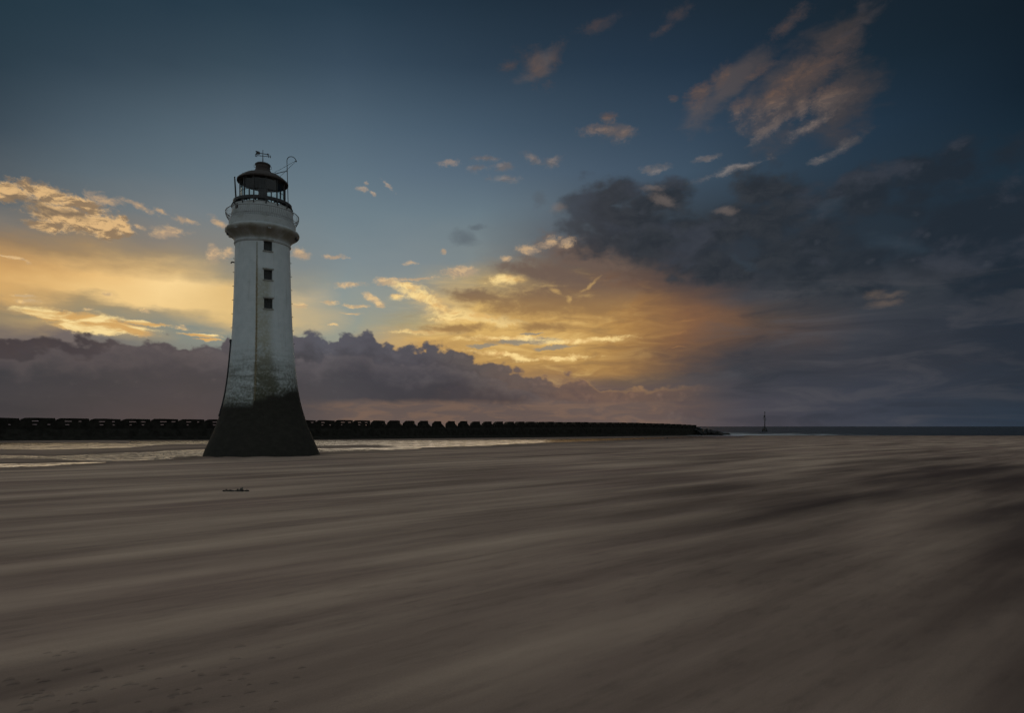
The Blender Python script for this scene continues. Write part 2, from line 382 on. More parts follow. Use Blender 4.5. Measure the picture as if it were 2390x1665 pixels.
    # rim light on the crest toward the glow
    rim = g.mul(g.smooth(depth, .42, .02), g.mul(g.smooth(az,AZ(1000),AZ(1330)), g.smooth(az,AZ(1680),AZ(1480))))
    bk = g.mix(g.mul(rim,.55), bk, lin((196,150,92)))
    # nearer lighter billow on the left, dark shelf behind it
    shelf = g.mul(g.smooth(az, AZ(330), AZ(160)), g.smooth(depth, 2.6, .4))
    bk = g.mix(g.mul(shelf,.85), bk, lin((64,55,57)))
    hB = g.sub(g.add(prof([(-600,820),(0,808),(30,812),(55,835),(70,815),(120,806),(220,808),(270,795),(330,786),(380,800),(500,806),(600,815),(690,835),(740,830),(790,815),(850,812),(900,840),(980,842),(1050,838),(1110,862),(1180,880),(1250,905),(1330,925),(1400,935),(1500,960)]), g.mul(rough,.8)), el)
    mB = g.smooth(hB, -.08, .45)
    bcol2 = g.mix(g.smooth(hB, .0, 2.2), g.mix(.5, dcol, lin((108,99,99))), dlow)
    bk = g.mix(g.mul(mB,.75), bk, bcol2)
    tex = g.smooth(nz((.22,.6),6,.55,.3,loc=(4.,4.,0)), .35,.7)
    bk = g.mix(g.mul(tex,.10), bk, lin((98,88,90)))
    bil = g.add(g.mul(cau1,.9), g.mul(cau2,.5))                      # light on the crowns, shade in the folds
    bk = g.mix(g.mul(g.smooth(bil,.02,.34), g.smooth(depth,4.5,.3,.10,.34)), bk, g.mix(.5, bk, lin((142,126,122))))
    bk = g.mix(g.mul(g.smooth(bil,.05,-.34), .22), bk, lin((56,55,63)))
    bk = g.mix(g.mul(g.smooth(nB,.55,.35),.25), bk, lin((62,60,70)))
    c = g.mix(mA, c, bk)
    # pinkish clear strip under the bank
    pk = g.mul(g.smooth(g.add(el, g.mul(bump1,.5)), EL(1100,930), EL(1100,948)), g.mul(g.smooth(az,AZ(640),AZ(860)), g.smooth(az,AZ(1720),AZ(1440))))
    c = g.mix(g.mul(pk,.75), c, g.mix(g.smooth(nC,.4,.65), lin((104,89,84)), lin((124,100,86))))

    # ---- out of the frame: broken pale overcast overhead and behind the viewer
    amb = g.mix(g.smooth(nB,.35,.65), (.150,.178,.192,1), (.285,.325,.345,1))
    fz = g.smooth(el, 36, 62)
    fb = g.smooth(g.m('ABSOLUTE',az), 46, 95)
    sky = g.node('ShaderNodeTexSky', sky_type='NISHITA')
    sky.sun_disc = False; sky.sun_elevation = R(SUN_EL); sky.sun_rotation = R(SUN_AZ)
    sky.air_density = 1.0; sky.dust_density = 1.0; sky.ozone_density = 2.0
    def bg(cc, st):
        n = g.node('ShaderNodeBackground'); g.put(n.inputs[0], cc); n.inputs[1].default_value = st; return n.outputs[0]
    def mixs(f, a_, b_):
        n = g.node('ShaderNodeMixShader'); g.put(n.inputs[0], f); g.put(n.inputs[1], a_); g.put(n.inputs[2], b_); return n.outputs[0]
    veil = mixs(.99, bg(sky.outputs[0], .05), bg(c, 1.))          # thin clear air behind the clouds
    away = mixs(g.smooth(el, -.5, -4.), bg(amb, 1.), bg((.03,.03,.032,1), 1.))
    nt.links.new(mixs(g.mx(g.mx(fz, fb), g.smooth(el, -.5, -4.)), veil, away), out.inputs[0])
    w.cycles.sampling_method = 'MANUAL'; w.cycles.sample_map_resolution = 512
build_sky()

sun = bpy.data.lights.new('sun', 'SUN'); so = bpy.data.objects.new('sun', sun); col.objects.link(so)
sun.energy = .5; sun.angle = R(60); sun.color = (1,.80,.56)
a, e = R(SUN_AZ), R(SUN_EL)
so.rotation_euler = Vector((math.sin(a)*math.cos(e), math.cos(a)*math.cos(e), math.sin(e))).to_track_quat('Z','Y').to_euler()
so.location = (-60,120,60)

# ------------------------------------------------------------------ ground
BY = np.array([-400,0,90,126,174,240,334,420,700]); BZ = np.array([0,0,0,-.08,-.85,-1.45,-2.1,-2.9,-5.])
def base_z(y): return np.interp(y, BY, BZ)
SEA = -2.2
def fbm(x, y, sx, sy, oct=4, seed=0):
    """value noise on numpy arrays"""
    rs = np.random.RandomState(seed); T = rs.rand(256,256)
    v = 0; a = 1; tot = 0
    u, w = x*sx, y*sy
    for o in range(oct):
        xi = np.floor(u).astype(int); yi = np.floor(w).astype(int); fx = u-xi; fy = w-yi
        fx = fx*fx*(3-2*fx); fy = fy*fy*(3-2*fy)
        g = lambda i,j: T[(xi+i)%256,(yi+j)%256]
        v = v + a*((g(0,0)*(1-fx)+g(1,0)*fx)*(1-fy)+(g(0,1)*(1-fx)+g(1,1)*fx)*fy)
        tot += a; a *= .5; u = u*2+17.3; w = w*2+9.1
    return v/tot

# the pools: near and far shorelines, surveyed as bearings and dips below the horizon
POOLS = [
  [(-400,1032,1052),(0,1034,1049.5),(120,1034,1049.5),(250,1034,1047.5),(310,1035,1045),(360,1036,1039.5),(420,1034,1037)],
  [(300,1030,1034),(420,1029.5,1037),(500,1029,1037),(620,1029,1037)],
  [(-400,1060,1071),(0,1062,1070),(70,1063,1070.5),(130,1065,1072),(180,1062,1074),(230,1059,1075),(300,1056,1075),(360,1054,1074),(430,1050.5,1072),(480,1049,1069),(560,1048,1068),(600,1049,1062)],
  [(-400,1076,1098),(0,1083,1091.5),(60,1082,1090),(130,1080,1087.5),(190,1078.5,1084.5),(235,1078,1081),(260,1078,1078)],
  [(640,1028,1042),(735,1028,1041),(800,1028.5,1040),(850,1028.5,1039),(900,1028.5,1041),(950,1028.5,1045),(1000,1028,1045),(1080,1027.5,1042.5),(1150,1027,1039.5),(1220,1026,1036.5),(1300,1025.4,1033),(1400,1024.5,1029.5),(1500,1022.5,1025.8),(1600,1020.5,1023),(1680,1017,1020.5),(1740,1013,1019)],
  [(640,1046,1056),(745,1046.5,1054.5),(820,1046,1053),(880,1044.5,1051.5),(930,1043,1049.5),(980,1041,1047)],
]
def pool_mask(x, y):
    z = base_z(y)
    yy = np.maximum(y, 5)
    X = 1195+F*x/yy; Y = 996+F*(EYE-z)/yy
    X = X + 14*(fbm(x,y,.18,.18,3,5)-.5)
    Y = Y + (1.6*(fbm(x,y,.10,.22,4,6)-.5))*np.clip((Y-1018)/15, .15, 1.6)
    m = np.full(x.shape, -9.)
    for p in POOLS:
        xs = [q[0] for q in p]
        t = np.interp(X, xs, [q[1] for q in p]); b = np.interp(X, xs, [q[2] for q in p])
        v = np.minimum(Y-t, b-Y)
        v = v-np.maximum(0, xs[0]-X)/40. if xs[0] < 0 else np.where(X < xs[0], -9., v)
        v = np.where(X > xs[-1], -9., v)
        m = np.maximum(m, v)
    return np.where(y < 20, -9, m)

def grid_mesh(name, xs, ys, zf, attr=None):
    X, Y = np.meshgrid(xs, ys)
    Z, A = zf(X, Y)
    nx, ny = len(xs), len(ys)
    me = bpy.data.meshes.new(name)
    me.vertices.add(nx*ny)
    me.vertices.foreach_set('co', np.stack([X,Y,Z],-1).reshape(-1))
    idx = np.arange(nx*ny).reshape(ny,nx)
    q = np.stack([idx[:-1,:-1],idx[:-1,1:],idx[1:,1:],idx[1:,:-1]],-1).reshape(-1,4)
    me.loops.add(q.size); me.polygons.add(len(q))
    me.loops.foreach_set('vertex_index', q.reshape(-1))
    me.polygons.foreach_set('loop_start', np.arange(0,q.size,4))
    me.polygons.foreach_set('use_smooth', np.ones(len(q),bool))
    me.update(calc_edges=True)
    if A is not None:
        at = me.attributes.new('wet_vignette','FLOAT','POINT'); at.data.foreach_set('value', A.reshape(-1).astype(np.float32))
    o = bpy.data.objects.new(name, me); col.objects.link(o)
    return o

def seq(*parts):
    out = []
    for a, b, s in parts: out += list(np.arange(a, b, s))
    return np.array(sorted(set(np.round(out,4))))

TX, TY = (613.5-1195)/F*60, 60.0      # lighthouse position
def sand_z(X, Y):
    m = pool_mask(X, Y)
    b = base_z(Y)
    und = .05*(fbm(X,Y,.05,.07,3,1)-.5)+.03*(fbm((X-Y)*.707,(X+Y)*.707,.9,.08,3,2)-.5)
    dep = np.clip(m*.05+.01, -.015, .09)                 # dips under the water sheet
    z = b + und*np.clip(-m/6, 0, 1) - np.maximum(dep,-.0) - .0
    # wind scour around the tower foot
    rr = np.hypot(X-TX, Y-TY)
    z = z + .10*np.exp(-((rr-6.5)/2.0)**2)*np.clip((TY-Y)/4,0,1) + .35*(fbm(X,Y,.8,.8,3,41)-.5)*np.exp(-((rr-5.4)/1.0)**2)
    wet_vignette = np.clip(1+m/9, 0, 1)
    wet_vignette = np.maximum(wet_vignette, np.clip((Y-150)/150,0,1)*.35)
    wet_vignette = np.maximum(wet_vignette, np.clip(1-abs(z-SEA)/.5,0,1))
    wet_vignette = np.maximum(wet_vignette, .75*np.exp(-np.maximum(rr-5.3,0)**2/2.2))
    # sand darkens broadly to the right: lens vignette put into its colour
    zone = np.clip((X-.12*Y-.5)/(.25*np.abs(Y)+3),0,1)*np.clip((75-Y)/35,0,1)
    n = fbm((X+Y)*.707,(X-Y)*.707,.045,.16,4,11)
    wet_vignette = np.maximum(wet_vignette, zone*np.clip(.36+.42*np.clip((16-Y)/8,0,1)+(n-.42)*3.6,0,1)*.97)
    wet_vignette = np.maximum(wet_vignette, .75*np.clip((9.5-Y)/4.5,0,1)*np.clip(.35+(n-.40)*3.,0,1))  # near edge and corners darkened too, vignette painted into the sand tone
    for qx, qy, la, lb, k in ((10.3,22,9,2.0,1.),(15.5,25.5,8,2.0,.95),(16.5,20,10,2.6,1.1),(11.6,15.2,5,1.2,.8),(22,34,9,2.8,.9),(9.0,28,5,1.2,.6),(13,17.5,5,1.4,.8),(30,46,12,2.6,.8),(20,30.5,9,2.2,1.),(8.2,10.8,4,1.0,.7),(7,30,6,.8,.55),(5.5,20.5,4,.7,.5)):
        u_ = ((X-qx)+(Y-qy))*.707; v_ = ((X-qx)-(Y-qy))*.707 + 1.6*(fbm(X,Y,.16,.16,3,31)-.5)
        wet_vignette = np.maximum(wet_vignette, k*np.exp(-(u_/la)**2-(v_/lb)**2))
    return z, wet_vignette

m_sand, g, b = material('wind_blown_sand')
geo = g.node('ShaderNodeNewGeometry').outputs['Position']
rot = g.mapping(geo, (0,0,0), (0,0,R(41)), (1,1,1))
wob = g.vec('SUBTRACT', g.noise(rot, .12, 2, .5, color=True), (.5,.5,.5))
rotw = g.vec('MULTIPLY_ADD', wob, (0,.7,0), rot)
s1 = g.noise(g.vec('MULTIPLY', rotw, (.065,.50,0)), 1, 4, .52)
s2 = g.noise(g.vec('MULTIPLY', rotw, (.10,2.2,0)), 1, 4, .6)
s3 = g.noise(g.vec('MULTIPLY', rotw, (.028,.15,0)), 1, 4, .55)
fine = g.noise(geo, 60, 3, .7)
st = g.add(g.add(g.mul(s1,.62), g.mul(s2,.13)), g.mul(s3,.45))
cs = g.ramp(st, [(.37,(.122,.081,.064,1)),(.49,(.222,.156,.123,1)),(.58,(.330,.238,.186,1)),(.72,(.54,.400,.302,1))])
mott = g.noise(g.vec('MULTIPLY', rotw, (1.1,4.2,0)), 1, 6, .7)
cs = g.mix(g.mul(g.smooth(mott,.46,.72), g.smooth(s1,.62,.40,.12,.32)), cs, (.085,.064,.054,1))
cs = g.mix(g.mul(g.smooth(fine,.35,.7),.22), cs, (.10,.08,.066,1))
pat = g.noise(g.vec('MULTIPLY', rot, (.05,.12,0)), 1, 3, .5)
cs = g.mix(g.mul(g.smooth(pat,.45,.7),.22), cs, (.30,.185,.165,1))
at = g.node('ShaderNodeAttribute', attribute_name='wet_vignette').outputs['Fac']
wet_vignette_n = g.m('MULTIPLY', at, g.lerp(s1,.3,.6,1.15,.75), clamp=True)
cs = g.mix(g.mul(wet_vignette_n,.92), cs, (.054,.036,.032,1))  # damp sand and the painted vignette share this dark tone
g.put(b.inputs['Base Color'], cs)
g.put(b.inputs['Roughness'], g.lerp(wet_vignette_n, 0, 1, .95, .80))
g.put(b.inputs['Specular IOR Level'], g.lerp(wet_vignette_n,0,1,.08,.10))
bp = g.node('ShaderNodeBump'); bp.inputs['Strength'].default_value = .35; bp.inputs['Distance'].default_value = .03
rip = g.noise(g.vec('MULTIPLY', rotw, (1.6,7.,0)), 1, 4, .6)
g.put(bp.inputs['Height'], g.add(g.mul(rip,.6), g.mul(fine,.25)))
g.put(b.inputs['Normal'], bp.outputs[0])

xs = seq((-900,-200,25),(-200,-120,4),(-120,-8,.7),(-8,24,.35),(24,60,.8),(60,160,4),(160,900,25))
ys = seq((-300,-20,20),(-20,3,1.5),(3,30,.3),(30,40,.5),(40,140,.55),(140,240,1.6),(240,480,5))
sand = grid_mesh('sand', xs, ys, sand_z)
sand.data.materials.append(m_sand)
tag(sand, 'pale wind streaked sand of the wide beach', kind='structure')

# ---- water lying in the pools
def water_z(X, Y): return base_z(Y)-.022+0*X, None
m_wat, g, b = material('pool_water')
geo = g.node('ShaderNodeNewGeometry').outputs['Position']
b.inputs['Base Color'].default_value = (.030,.030,.030,1); b.inputs['Roughness'].default_value = .04
b.inputs['IOR'].default_value = 1.33
b.inputs['Specular IOR Level'].default_value = .9
w1 = g.noise(g.vec('MULTIPLY', geo, (.40,.20,1)), 1.0, 4, .55, .5)
w2 = g.noise(g.vec('MULTIPLY', geo, (1.0,.30,1)), 1.0, 3, .6, 1.0)
px, py, pz = g.sep(geo)
race = g.mul(g.mul(g.smooth(py,50,54), g.smooth(py,76,66)), g.mul(g.smooth(px,-48,-40), g.smooth(px,-10,-20)))
bp = g.node('ShaderNodeBump'); bp.inputs['Distance'].default_value = 1.; bp.inputs['Strength'].default_value = 1.
g.put(bp.inputs['Height'], g.add(g.mul(w1,.34), g.mul(w2, g.lerp(race,0,1,.06,1.0))))
b.inputs['Roughness'].default_value = .07
g.put(b.inputs['Normal'], bp.outputs[0])
pool = grid_mesh('pool_water', seq((-220,-110,4),(-110,120,1.)), seq((36,140,1.),(140,372,3.)), water_z)
# drop the faces that lie under dry sand
bm = bmesh.new(); bm.from_mesh(pool.data)
cs_ = np.array([f.calc_center_median()[:] for f in bm.faces])
mk = pool_mask(cs_[:,0], cs_[:,1])
fl = list(bm.faces)
bmesh.ops.delete(bm, geom=[fl[i] for i in range(len(fl)) if mk[i] < -2.5], context='FACES')
bm.to_mesh(pool.data); bm.free()
pool.data.materials.append(m_wat)
tag(pool, 'shallow rippled tidal pools reflecting the gold sky between lighthouse and breakwater', kind='structure')

# ---- sea
def sea_z(X, Y):
    A = np.clip(1-(Y-330)/900, .25, 1)
    z = SEA + A*(.55*(fbm(X,Y,.010,.05,3,21)-.5) + .40*(fbm(X,Y,.05,.14,3,22)-.5))
    return z, None
m_sea, g, b = material('sea_water')
geo = g.node('ShaderNodeNewGeometry').outputs['Position']
n1 = g.noise(g.vec('MULTIPLY', geo, (.05,.16,1)), 1, 6, .65, .5)
bp = g.node('ShaderNodeBump'); bp.inputs['Strength'].default_value = 1; bp.inputs['Distance'].default_value = 1.2
g.put(bp.inputs['Height'], n1); g.put(b.inputs['Normal'], bp.outputs[0])
px, py, pz = g.sep(geo)
shore = g.mul(g.smooth(py, 640, 340), g.smooth(px, 270, 120))
fm = g.noise(g.vec('MULTIPLY', geo, (.045,.20,0)), 1, 7, .68, .8)
fmask = g.smooth(g.add(fm, g.mul(shore,.23)), .60, .72)
g.put(b.inputs['Base Color'], g.mix(fmask, (.026,.031,.036,1), (.46,.49,.51,1)))
g.put(b.inputs['Roughness'], g.mix(fmask, (.35,.35,.35,1), (.9,.9,.9,1)))
b.inputs['IOR'].default_value = 1.33; b.inputs['Specular IOR Level'].default_value = .35
sx = seq((-30000,-3000,3000),(-3000,-400,200),(-400,100,20),(100,420,4),(420,900,12),(900,3000,100),(3000,30001,3000))
sy = seq((270,300,5),(300,700,2.5),(700,1500,15),(1500,4000,125),(4000,40001,3000))
sea = grid_mesh('sea', sx, sy, sea_z); sea.data.materials.append(m_sea)
tag(sea, 'dark choppy sea along the horizon with broken white surf', kind='structure')

# ------------------------------------------------------------------ lighthouse
LH = empty('lighthouse', (TX, TY, 0), math.atan2(-TY, -TX))   # local +X faces the viewer's beach
tag(LH, 'tall white tapering lighthouse with blackened flared foot and dark glazed lantern', 'lighthouse')

PROF = [(5.24,-.5),(5.20,0),(4.50,1.5),(3.86,3.1),(3.40,4.7),(3.15,6.0),(2.99,7.3),(2.87,8.5),(2.79,9.5),(2.69,10.6),(2.62,12),(2.56,13.4),(2.49,15.6),(2.43,17.9),(2.39,19.6)]
def prof_r(z):
    return float(np.interp(z, [p[1] for p in PROF], [p[0] for p in PROF]))
# smooth the profile
from bisect import bisect
def smooth_prof(n=70):
    zs = np.linspace(-.5, 19.6, n); r = np.array([prof_r(z) for z in zs])
    for _ in range(10): r[1:-1] = r[1:-1]*.5+(r[:-2]+r[2:])*.25
    return list(zip(r, zs))
SP = smooth_prof()
def pr(z): return float(np.interp(z, [p[1] for p in SP], [p[0] for p in SP]))

m_paint, g, b = material('weathered_white_paint')
oc = g.node('ShaderNodeTexCoord').outputs['Object']
ox, oy, oz = g.sep(oc)
ang = g.m('ARCTAN2', oy, ox)
sv = g.xyz(g.mul(ang, 2.8), oz, 0)         # unrolled wall, metres
# masonry joints
bk = g.node('ShaderNodeTexBrick'); g.put(bk.inputs['Vector'], sv)
bk.inputs['Scale'].default_value = 1; bk.inputs['Brick Width'].default_value = 1.25; bk.inputs['Row Height'].default_value = .48; bk.inputs['Mortar Size'].default_value = .018; bk.inputs['Mortar Smooth'].default_value = .4
bk.inputs['Color1'].default_value = (.25,.25,.25,1); bk.inputs['Color2'].default_value = (.75,.75,.75,1); bk.inputs['Mortar'].default_value = (.5,.5,.5,1)
brickv = g.m('MULTIPLY', bk.outputs['Color'], 1.0)
na = g.noise(sv, .9, 6, .65); nb_ = g.noise(sv, 4.5, 6, .7); nst = g.noise(g.vec('MULTIPLY', sv, (3.2,.22,1)), 1, 5, .6)
nh = g.noise(g.vec('MULTIPLY', sv, (.5,2.6,1)), 1, 5, .65)
white = g.mix(g.smooth(na,.3,.7), (.54,.595,.60,1), (.63,.675,.68,1))
white = g.mix(g.mul(g.smooth(nst,.52,.75),.35), white, (.36,.37,.34,1))
# ochre run-off below the windows and along the lightning strip (right of it)
och = g.mul(g.mul(g.smooth(ang, -.27,-.16), g.smooth(ang, .42,.10)), g.smooth(oz, 17.4, 15.5))
och = g.mul(och, g.smooth(g.add(g.mul(nb_,.5),g.mul(na,.6)), .36,.64))
white = g.mix(g.mul(och,.62), white, (.31,.28,.15,1))
strip = g.mul(g.smooth(g.m('ABSOLUTE', g.add(g.sub(ang,-.205), g.mul(g.sub(na,.5),.03))), .055,.008), g.smooth(oz,19.2,15.5))
white = g.mix(g.mul(strip, g.smooth(nb_,.25,.6)), white, (.30,.22,.09,1))
# grime, lichen and bare stone low on the tower
low = g.smooth(oz, 11.2, 7.0)
gr = g.add(g.add(g.mul(nb_,.46), g.mul(nh,.34)), g.add(g.mul(brickv,.16), g.mul(na,.22)))
core = g.mul(g.smooth(ang,-.30,-.12), g.smooth(ang,.55,.15))
gm = g.mul(low, g.smooth(g.add(g.add(gr, g.mul(low,.13)), g.mul(core,.12)), .54, .88))
white = g.mix(g.mul(gm,.88), white, (.078,.078,.048,1))
joint = g.mul(g.mul(bk.outputs['Fac'], low), g.smooth(na,.35,.6))
white = g.mix(g.mul(joint,.35), white, (.16,.15,.12,1))
# tide-blackened foot: straight edge left of the strip, rising to the right
edge = g.add(g.lerp(ang, -.20, 1.2, 5.2, 6.3), g.mul(g.sub(g.noise(sv, 1.1, 6, .7), .5), 1.7))
edge = g.mix(g.smooth(ang,-.245,-.20), g.add(4.66, g.mul(g.sub(nb_,.5),.16)), edge)
blk = g.smooth(oz, g.add(edge,.5), g.add(edge,-.45))
mossb = g.mul(g.smooth(oz, g.add(edge,1.9), g.add(edge,-.1)), g.smooth(nb_,.25,.65))
white = g.mix(g.mul(mossb,.75), white, (.062,.064,.036,1))
dark = g.mix(g.smooth(g.noise(sv,2.2,6,.7),.35,.75), (.029,.027,.022,1), (.043,.040,.032,1))
fc = g.mix(blk, white, dark)
g.put(b.inputs['Base Color'], fc)
g.put(b.inputs['Roughness'], g.lerp(blk,0,1,.62,.9)); b.inputs['Specular IOR Level'].default_value = .12
bp = g.node('ShaderNodeBump'); bp.inputs['Strength'].default_value = .5; bp.inputs['Distance'].default_value = .03
g.put(bp.inputs['Height'], g.add(g.mul(nb_,.6), g.mul(bk.outputs['Fac'],-.5))); g.put(b.inputs['Normal'], bp.outputs[0])

# cornice / gallery paint
m_trim, g, b = material('stained_cornice_paint')
oc = g.node('ShaderNodeTexCoord').outputs['Object']; ox, oy, oz = g.sep(oc)
sv = g.xyz(g.mul(g.m('ARCTAN2', oy, ox), 3.0), oz, 0)
n1 = g.noise(g.vec('MULTIPLY', sv, (.9,.8,1)), 1, 6, .65); n2 = g.noise(sv, 5, 5, .7)
cove = g.mul(g.smooth(oz,19.6,20.0), g.smooth(oz,20.95,20.6))
cc = g.mix(g.smooth(n1,.48,.8), (.46,.49,.49,1), (.27,.27,.23,1))
cc = g.mix(g.mul(cove, g.smooth(n1,.25,.6,.35,.85)), cc, (.20,.18,.13,1))
cc = g.mix(g.mul(g.smooth(n2,.55,.75),.5), cc, (.16,.13,.08,1))
g.put(b.inputs['Base Color'], cc); b.inputs['Roughness'].default_value = .65; b.inputs['Specular IOR Level'].default_value = .15

m_iron = simple_mat('dark_painted_iron', (.030,.030,.030), .6, 0, .4, 8)
m_rust = simple_mat('rusty_brown_iron', (.042,.030,.024), .75, 0, .45, 5)
m_dim = simple_mat('weathered_window_board', (.055,.058,.056), .8, 0, .4, 9)
m_frame = simple_mat('flaking_window_stone', (.30,.30,.27), .8, 0, .35, 9)
m_white_rail = simple_mat('white_painted_rail', (.26,.27,.27), .55, 0, .25, 12)
m_glass, g, b = material('lantern_glass')
nt = m_glass.node_tree
tr = g.node('ShaderNodeBsdfTransparent'); tr.inputs[0].default_value = (.90,.955,.955,1)
gl = g.node('ShaderNodeBsdfGlossy'); gl.inputs['Roughness'].default_value = .08
lw = g.node('ShaderNodeLayerWeight'); fr_f = g.mad(g.m('POWER', lw.outputs['Facing'], 4.), .5, .05)
mxs = g.node('ShaderNodeMixShader'); nt.links.new(fr_f, mxs.inputs[0]); nt.links.new(tr.outputs[0], mxs.inputs[1]); nt.links.new(gl.outputs[0], mxs.inputs[2])
nt.links.new(mxs.outputs[0], nt.nodes['Material Output'].inputs[0])

# tower shaft with real window recesses: cut the lathe quads round each window
WIN_A = R(10.5)      # windows sit a little right of the face
WINS = [19.02, 16.40, 13.78]; WH, WW = .92, .74
bm = bmesh.new()
lathe(bm, SP, 96)
tower = link('tower', bm, m_paint, LH, True, 50)
# boolean-free recess: a boxed niche cut with a boolean modifier applied as mesh
def cutters():
    bmc = bmesh.new()
    for zc in WINS:
        r = pr(zc)
        M = Matrix.Rotation(WIN_A, 4, 'Z')
        box(bmc, r, 0, zc, .9, WW, WH, M)
    return bmc
me = bpy.data.meshes.new('niche'); bmc = cutters(); bmesh.ops.recalc_face_normals(bmc, faces=bmc.faces[:]); bmc.to_mesh(me); bmc.free()
cut = bpy.data.objects.new('niche', me); col.objects.link(cut); cut.parent = LH
# close the tower so the boolean is well defined
bm = bmesh.new(); bm.from_mesh(tower.data)
bmesh.ops.holes_fill(bm, edges=[e for e in bm.edges if e.is_boundary], sides=0)
bmesh.ops.recalc_face_normals(bm, faces=bm.faces[:]); bm.to_mesh(tower.data); bm.free()
md = tower.modifiers.new('niches','BOOLEAN'); md.object = cut; md.operation = 'DIFFERENCE'; md.solver = 'EXACT'
bpy.context.view_layer.update()
dg = bpy.context.evaluated_depsgraph_get()
nm = bpy.data.meshes.new_from_object(tower.evaluated_get(dg))
tower.modifiers.clear(); tower.data = nm; tower.data.name = 'tower'
nm.set_sharp_from_angle(angle=R(40))
bpy.data.objects.remove(cut); bpy.data.meshes.remove(me)

for i, zc in enumerate(WINS):
    r = pr(zc); M = Matrix.Rotation(WIN_A, 4, 'Z')
    bm = bmesh.new()                                   # boarded leaf set back in the niche
    box(bm, r-.34, 0, zc, .05, WW-.02, WH-.02, M)
    for k in range(-1,2): box(bm, r-.30, k*.2, zc, .03, .035, WH-.06, M)
    wn = link('window', bm, m_dim, LH)
    bm = bmesh.new()
    box(bm, r+.0, 0, zc+WH/2+.06, .16, WW+.22, .10, M)
    fr_ = link('lintel', bm, m_frame, wn)
    bm = bmesh.new()
    box(bm, r+.02, 0, zc-WH/2-.05, .18, WW+.16, .08, M)
    link('sill', bm, m_frame, wn)

# lightning strip down the face
bm = bmesh.new()
A_ = -.205
zs = np.linspace(5.0, 19.3, 60)
L = []; Rr = []
for z in zs:
    r = pr(z)+.012
    for s, arr in ((-.022,L),(.022,Rr)):
        aa = A_+s/r*1.4
        arr.append((bm.verts.new((r*math.cos(aa), r*math.sin(aa), z)), bm.verts.new(((r-.05)*math.cos(aa), (r-.05)*math.sin(aa), z))))
for i in range(len(zs)-1):
    bm.faces.new((L[i][0],Rr[i][0],Rr[i+1][0],L[i+1][0]))
    bm.faces.new((L[i][0],L[i+1][0],L[i+1][1],L[i][1])); bm.faces.new((Rr[i][0],Rr[i+1][0],Rr[i+1][1],Rr[i][1]))
link('lightning_strip', bm, simple_mat('stained_copper_strip',(.20,.17,.10),.7,0,.4,4), LH)

# pipe hugging the left side, with clips
bm = bmesh.new()
AP = -1.42
tube(bm, [((pr(z)+.04)*math.cos(AP), (pr(z)+.04)*math.sin(AP), z) for z in np.linspace(3.6,10.4,30)], .075, 8)
box(bm, 0,0,0,.24,.2,.3, Matrix.Translation(((pr(10.5)+.06)*math.cos(AP),(pr(10.5)+.06)*math.sin(AP),10.5)))
link('pipe', bm, m_iron, LH)
for sgn in (-1, 1):                    # ladder rungs / clips seen edge-on along both sides
    for k, z in enumerate(np.arange(9.2, 19, 1.27)):
        a_ = sgn*1.47
        r = pr(z)
        bm = bmesh.new()
        tube(bm, [((r-.05)*math.cos(a_),(r-.05)*math.sin(a_),z),((r+.11)*math.cos(a_),(r+.11)*math.sin(a_),z+.02)], .03, 6)
        link('clip', bm, m_rust, LH)
bm = bmesh.new()                        # little spout on the left
r = pr(17.75); a_ = -1.53
tube(bm, [((r-.05)*math.cos(a_),(r-.05)*math.sin(a_),17.78),((r+.22)*math.cos(a_),(r+.22)*math.sin(a_),17.80),((r+.30)*math.cos(a_),(r+.30)*math.sin(a_),17.68)], .065, 8)
link('spout', bm, m_rust, LH)

# cornice: bead, cove, lip and parapet band
bm = bmesh.new()
lathe(bm, [(2.36,19.42),(2.46,19.46),(2.50,19.56),(2.46,19.66),(2.44,19.72),(2.50,19.9),(2.62,20.06),(2.80,20.22),(3.02,20.36),(3.17,20.46),(3.25,20.60),(3.25,20.74),(3.17,20.86),(3.00,20.96),(2.92,21.02),(2.92,21.56),(2.86,21.62),(2.5,21.62)], 96)
link('cornice', bm, m_trim, LH, True, 35)
for a_ in (-.78, .18, 1.15, 2.2, 3.2, 4.3):     # pale blocks under the lip
    bm = bmesh.new(); box(bm, 3.03,0,20.50,.34,.26,.20, Matrix.Rotation(a_,4,'Z')); link('cornice_block', bm, m_white_rail, LH)
for a_ in (1.25, 1.42, -1.5):
    bm = bmesh.new(); box(bm, 3.02,0,20.30,.16,.12,.18, Matrix.Rotation(a_,4,'Z')); link('scupper', bm, m_iron, LH)

# watch room drum
bm = bmesh.new()
rg = lathe(bm, [(2.78,21.60),(2.76,21.7),(2.66,22.6),(2.63,22.84),(2.66,22.87),(2.66,22.93),(2.0,22.95)], 96)
link('watch_room', bm, m_trim, LH, True, 35)
bm = bmesh.new(); box(bm, 2.68,0,22.55,.06,.34,.42, Matrix.Rotation(-.95,4,'Z')); link('hatch', bm, m_rust, LH)
# belled balustrade
bm = bmesh.new()
bell = [(2.88,21.58),(2.96,21.72),(3.07,21.9),(3.16,22.08),(3.20,22.25),(3.19,22.40)]
NB = 110
for k in range(NB):
    a_ = 2*math.pi*k/NB
    tube(bm, [(r*math.cos(a_), r*math.sin(a_), z) for r, z in bell], .013, 4, ends=False)
rail = link('balustrade', bm, m_white_rail, LH, True)
bm = bmesh.new()
for (r, z, t) in ((3.19,22.42,.035),(3.02,21.82,.02)):
    tube(bm, [(r*math.cos(2*math.pi*k/72), r*math.sin(2*math.pi*k/72), z) for k in range(73)], t, 6, ends=False)
link('handrail', bm, m_white_rail, rail, True)

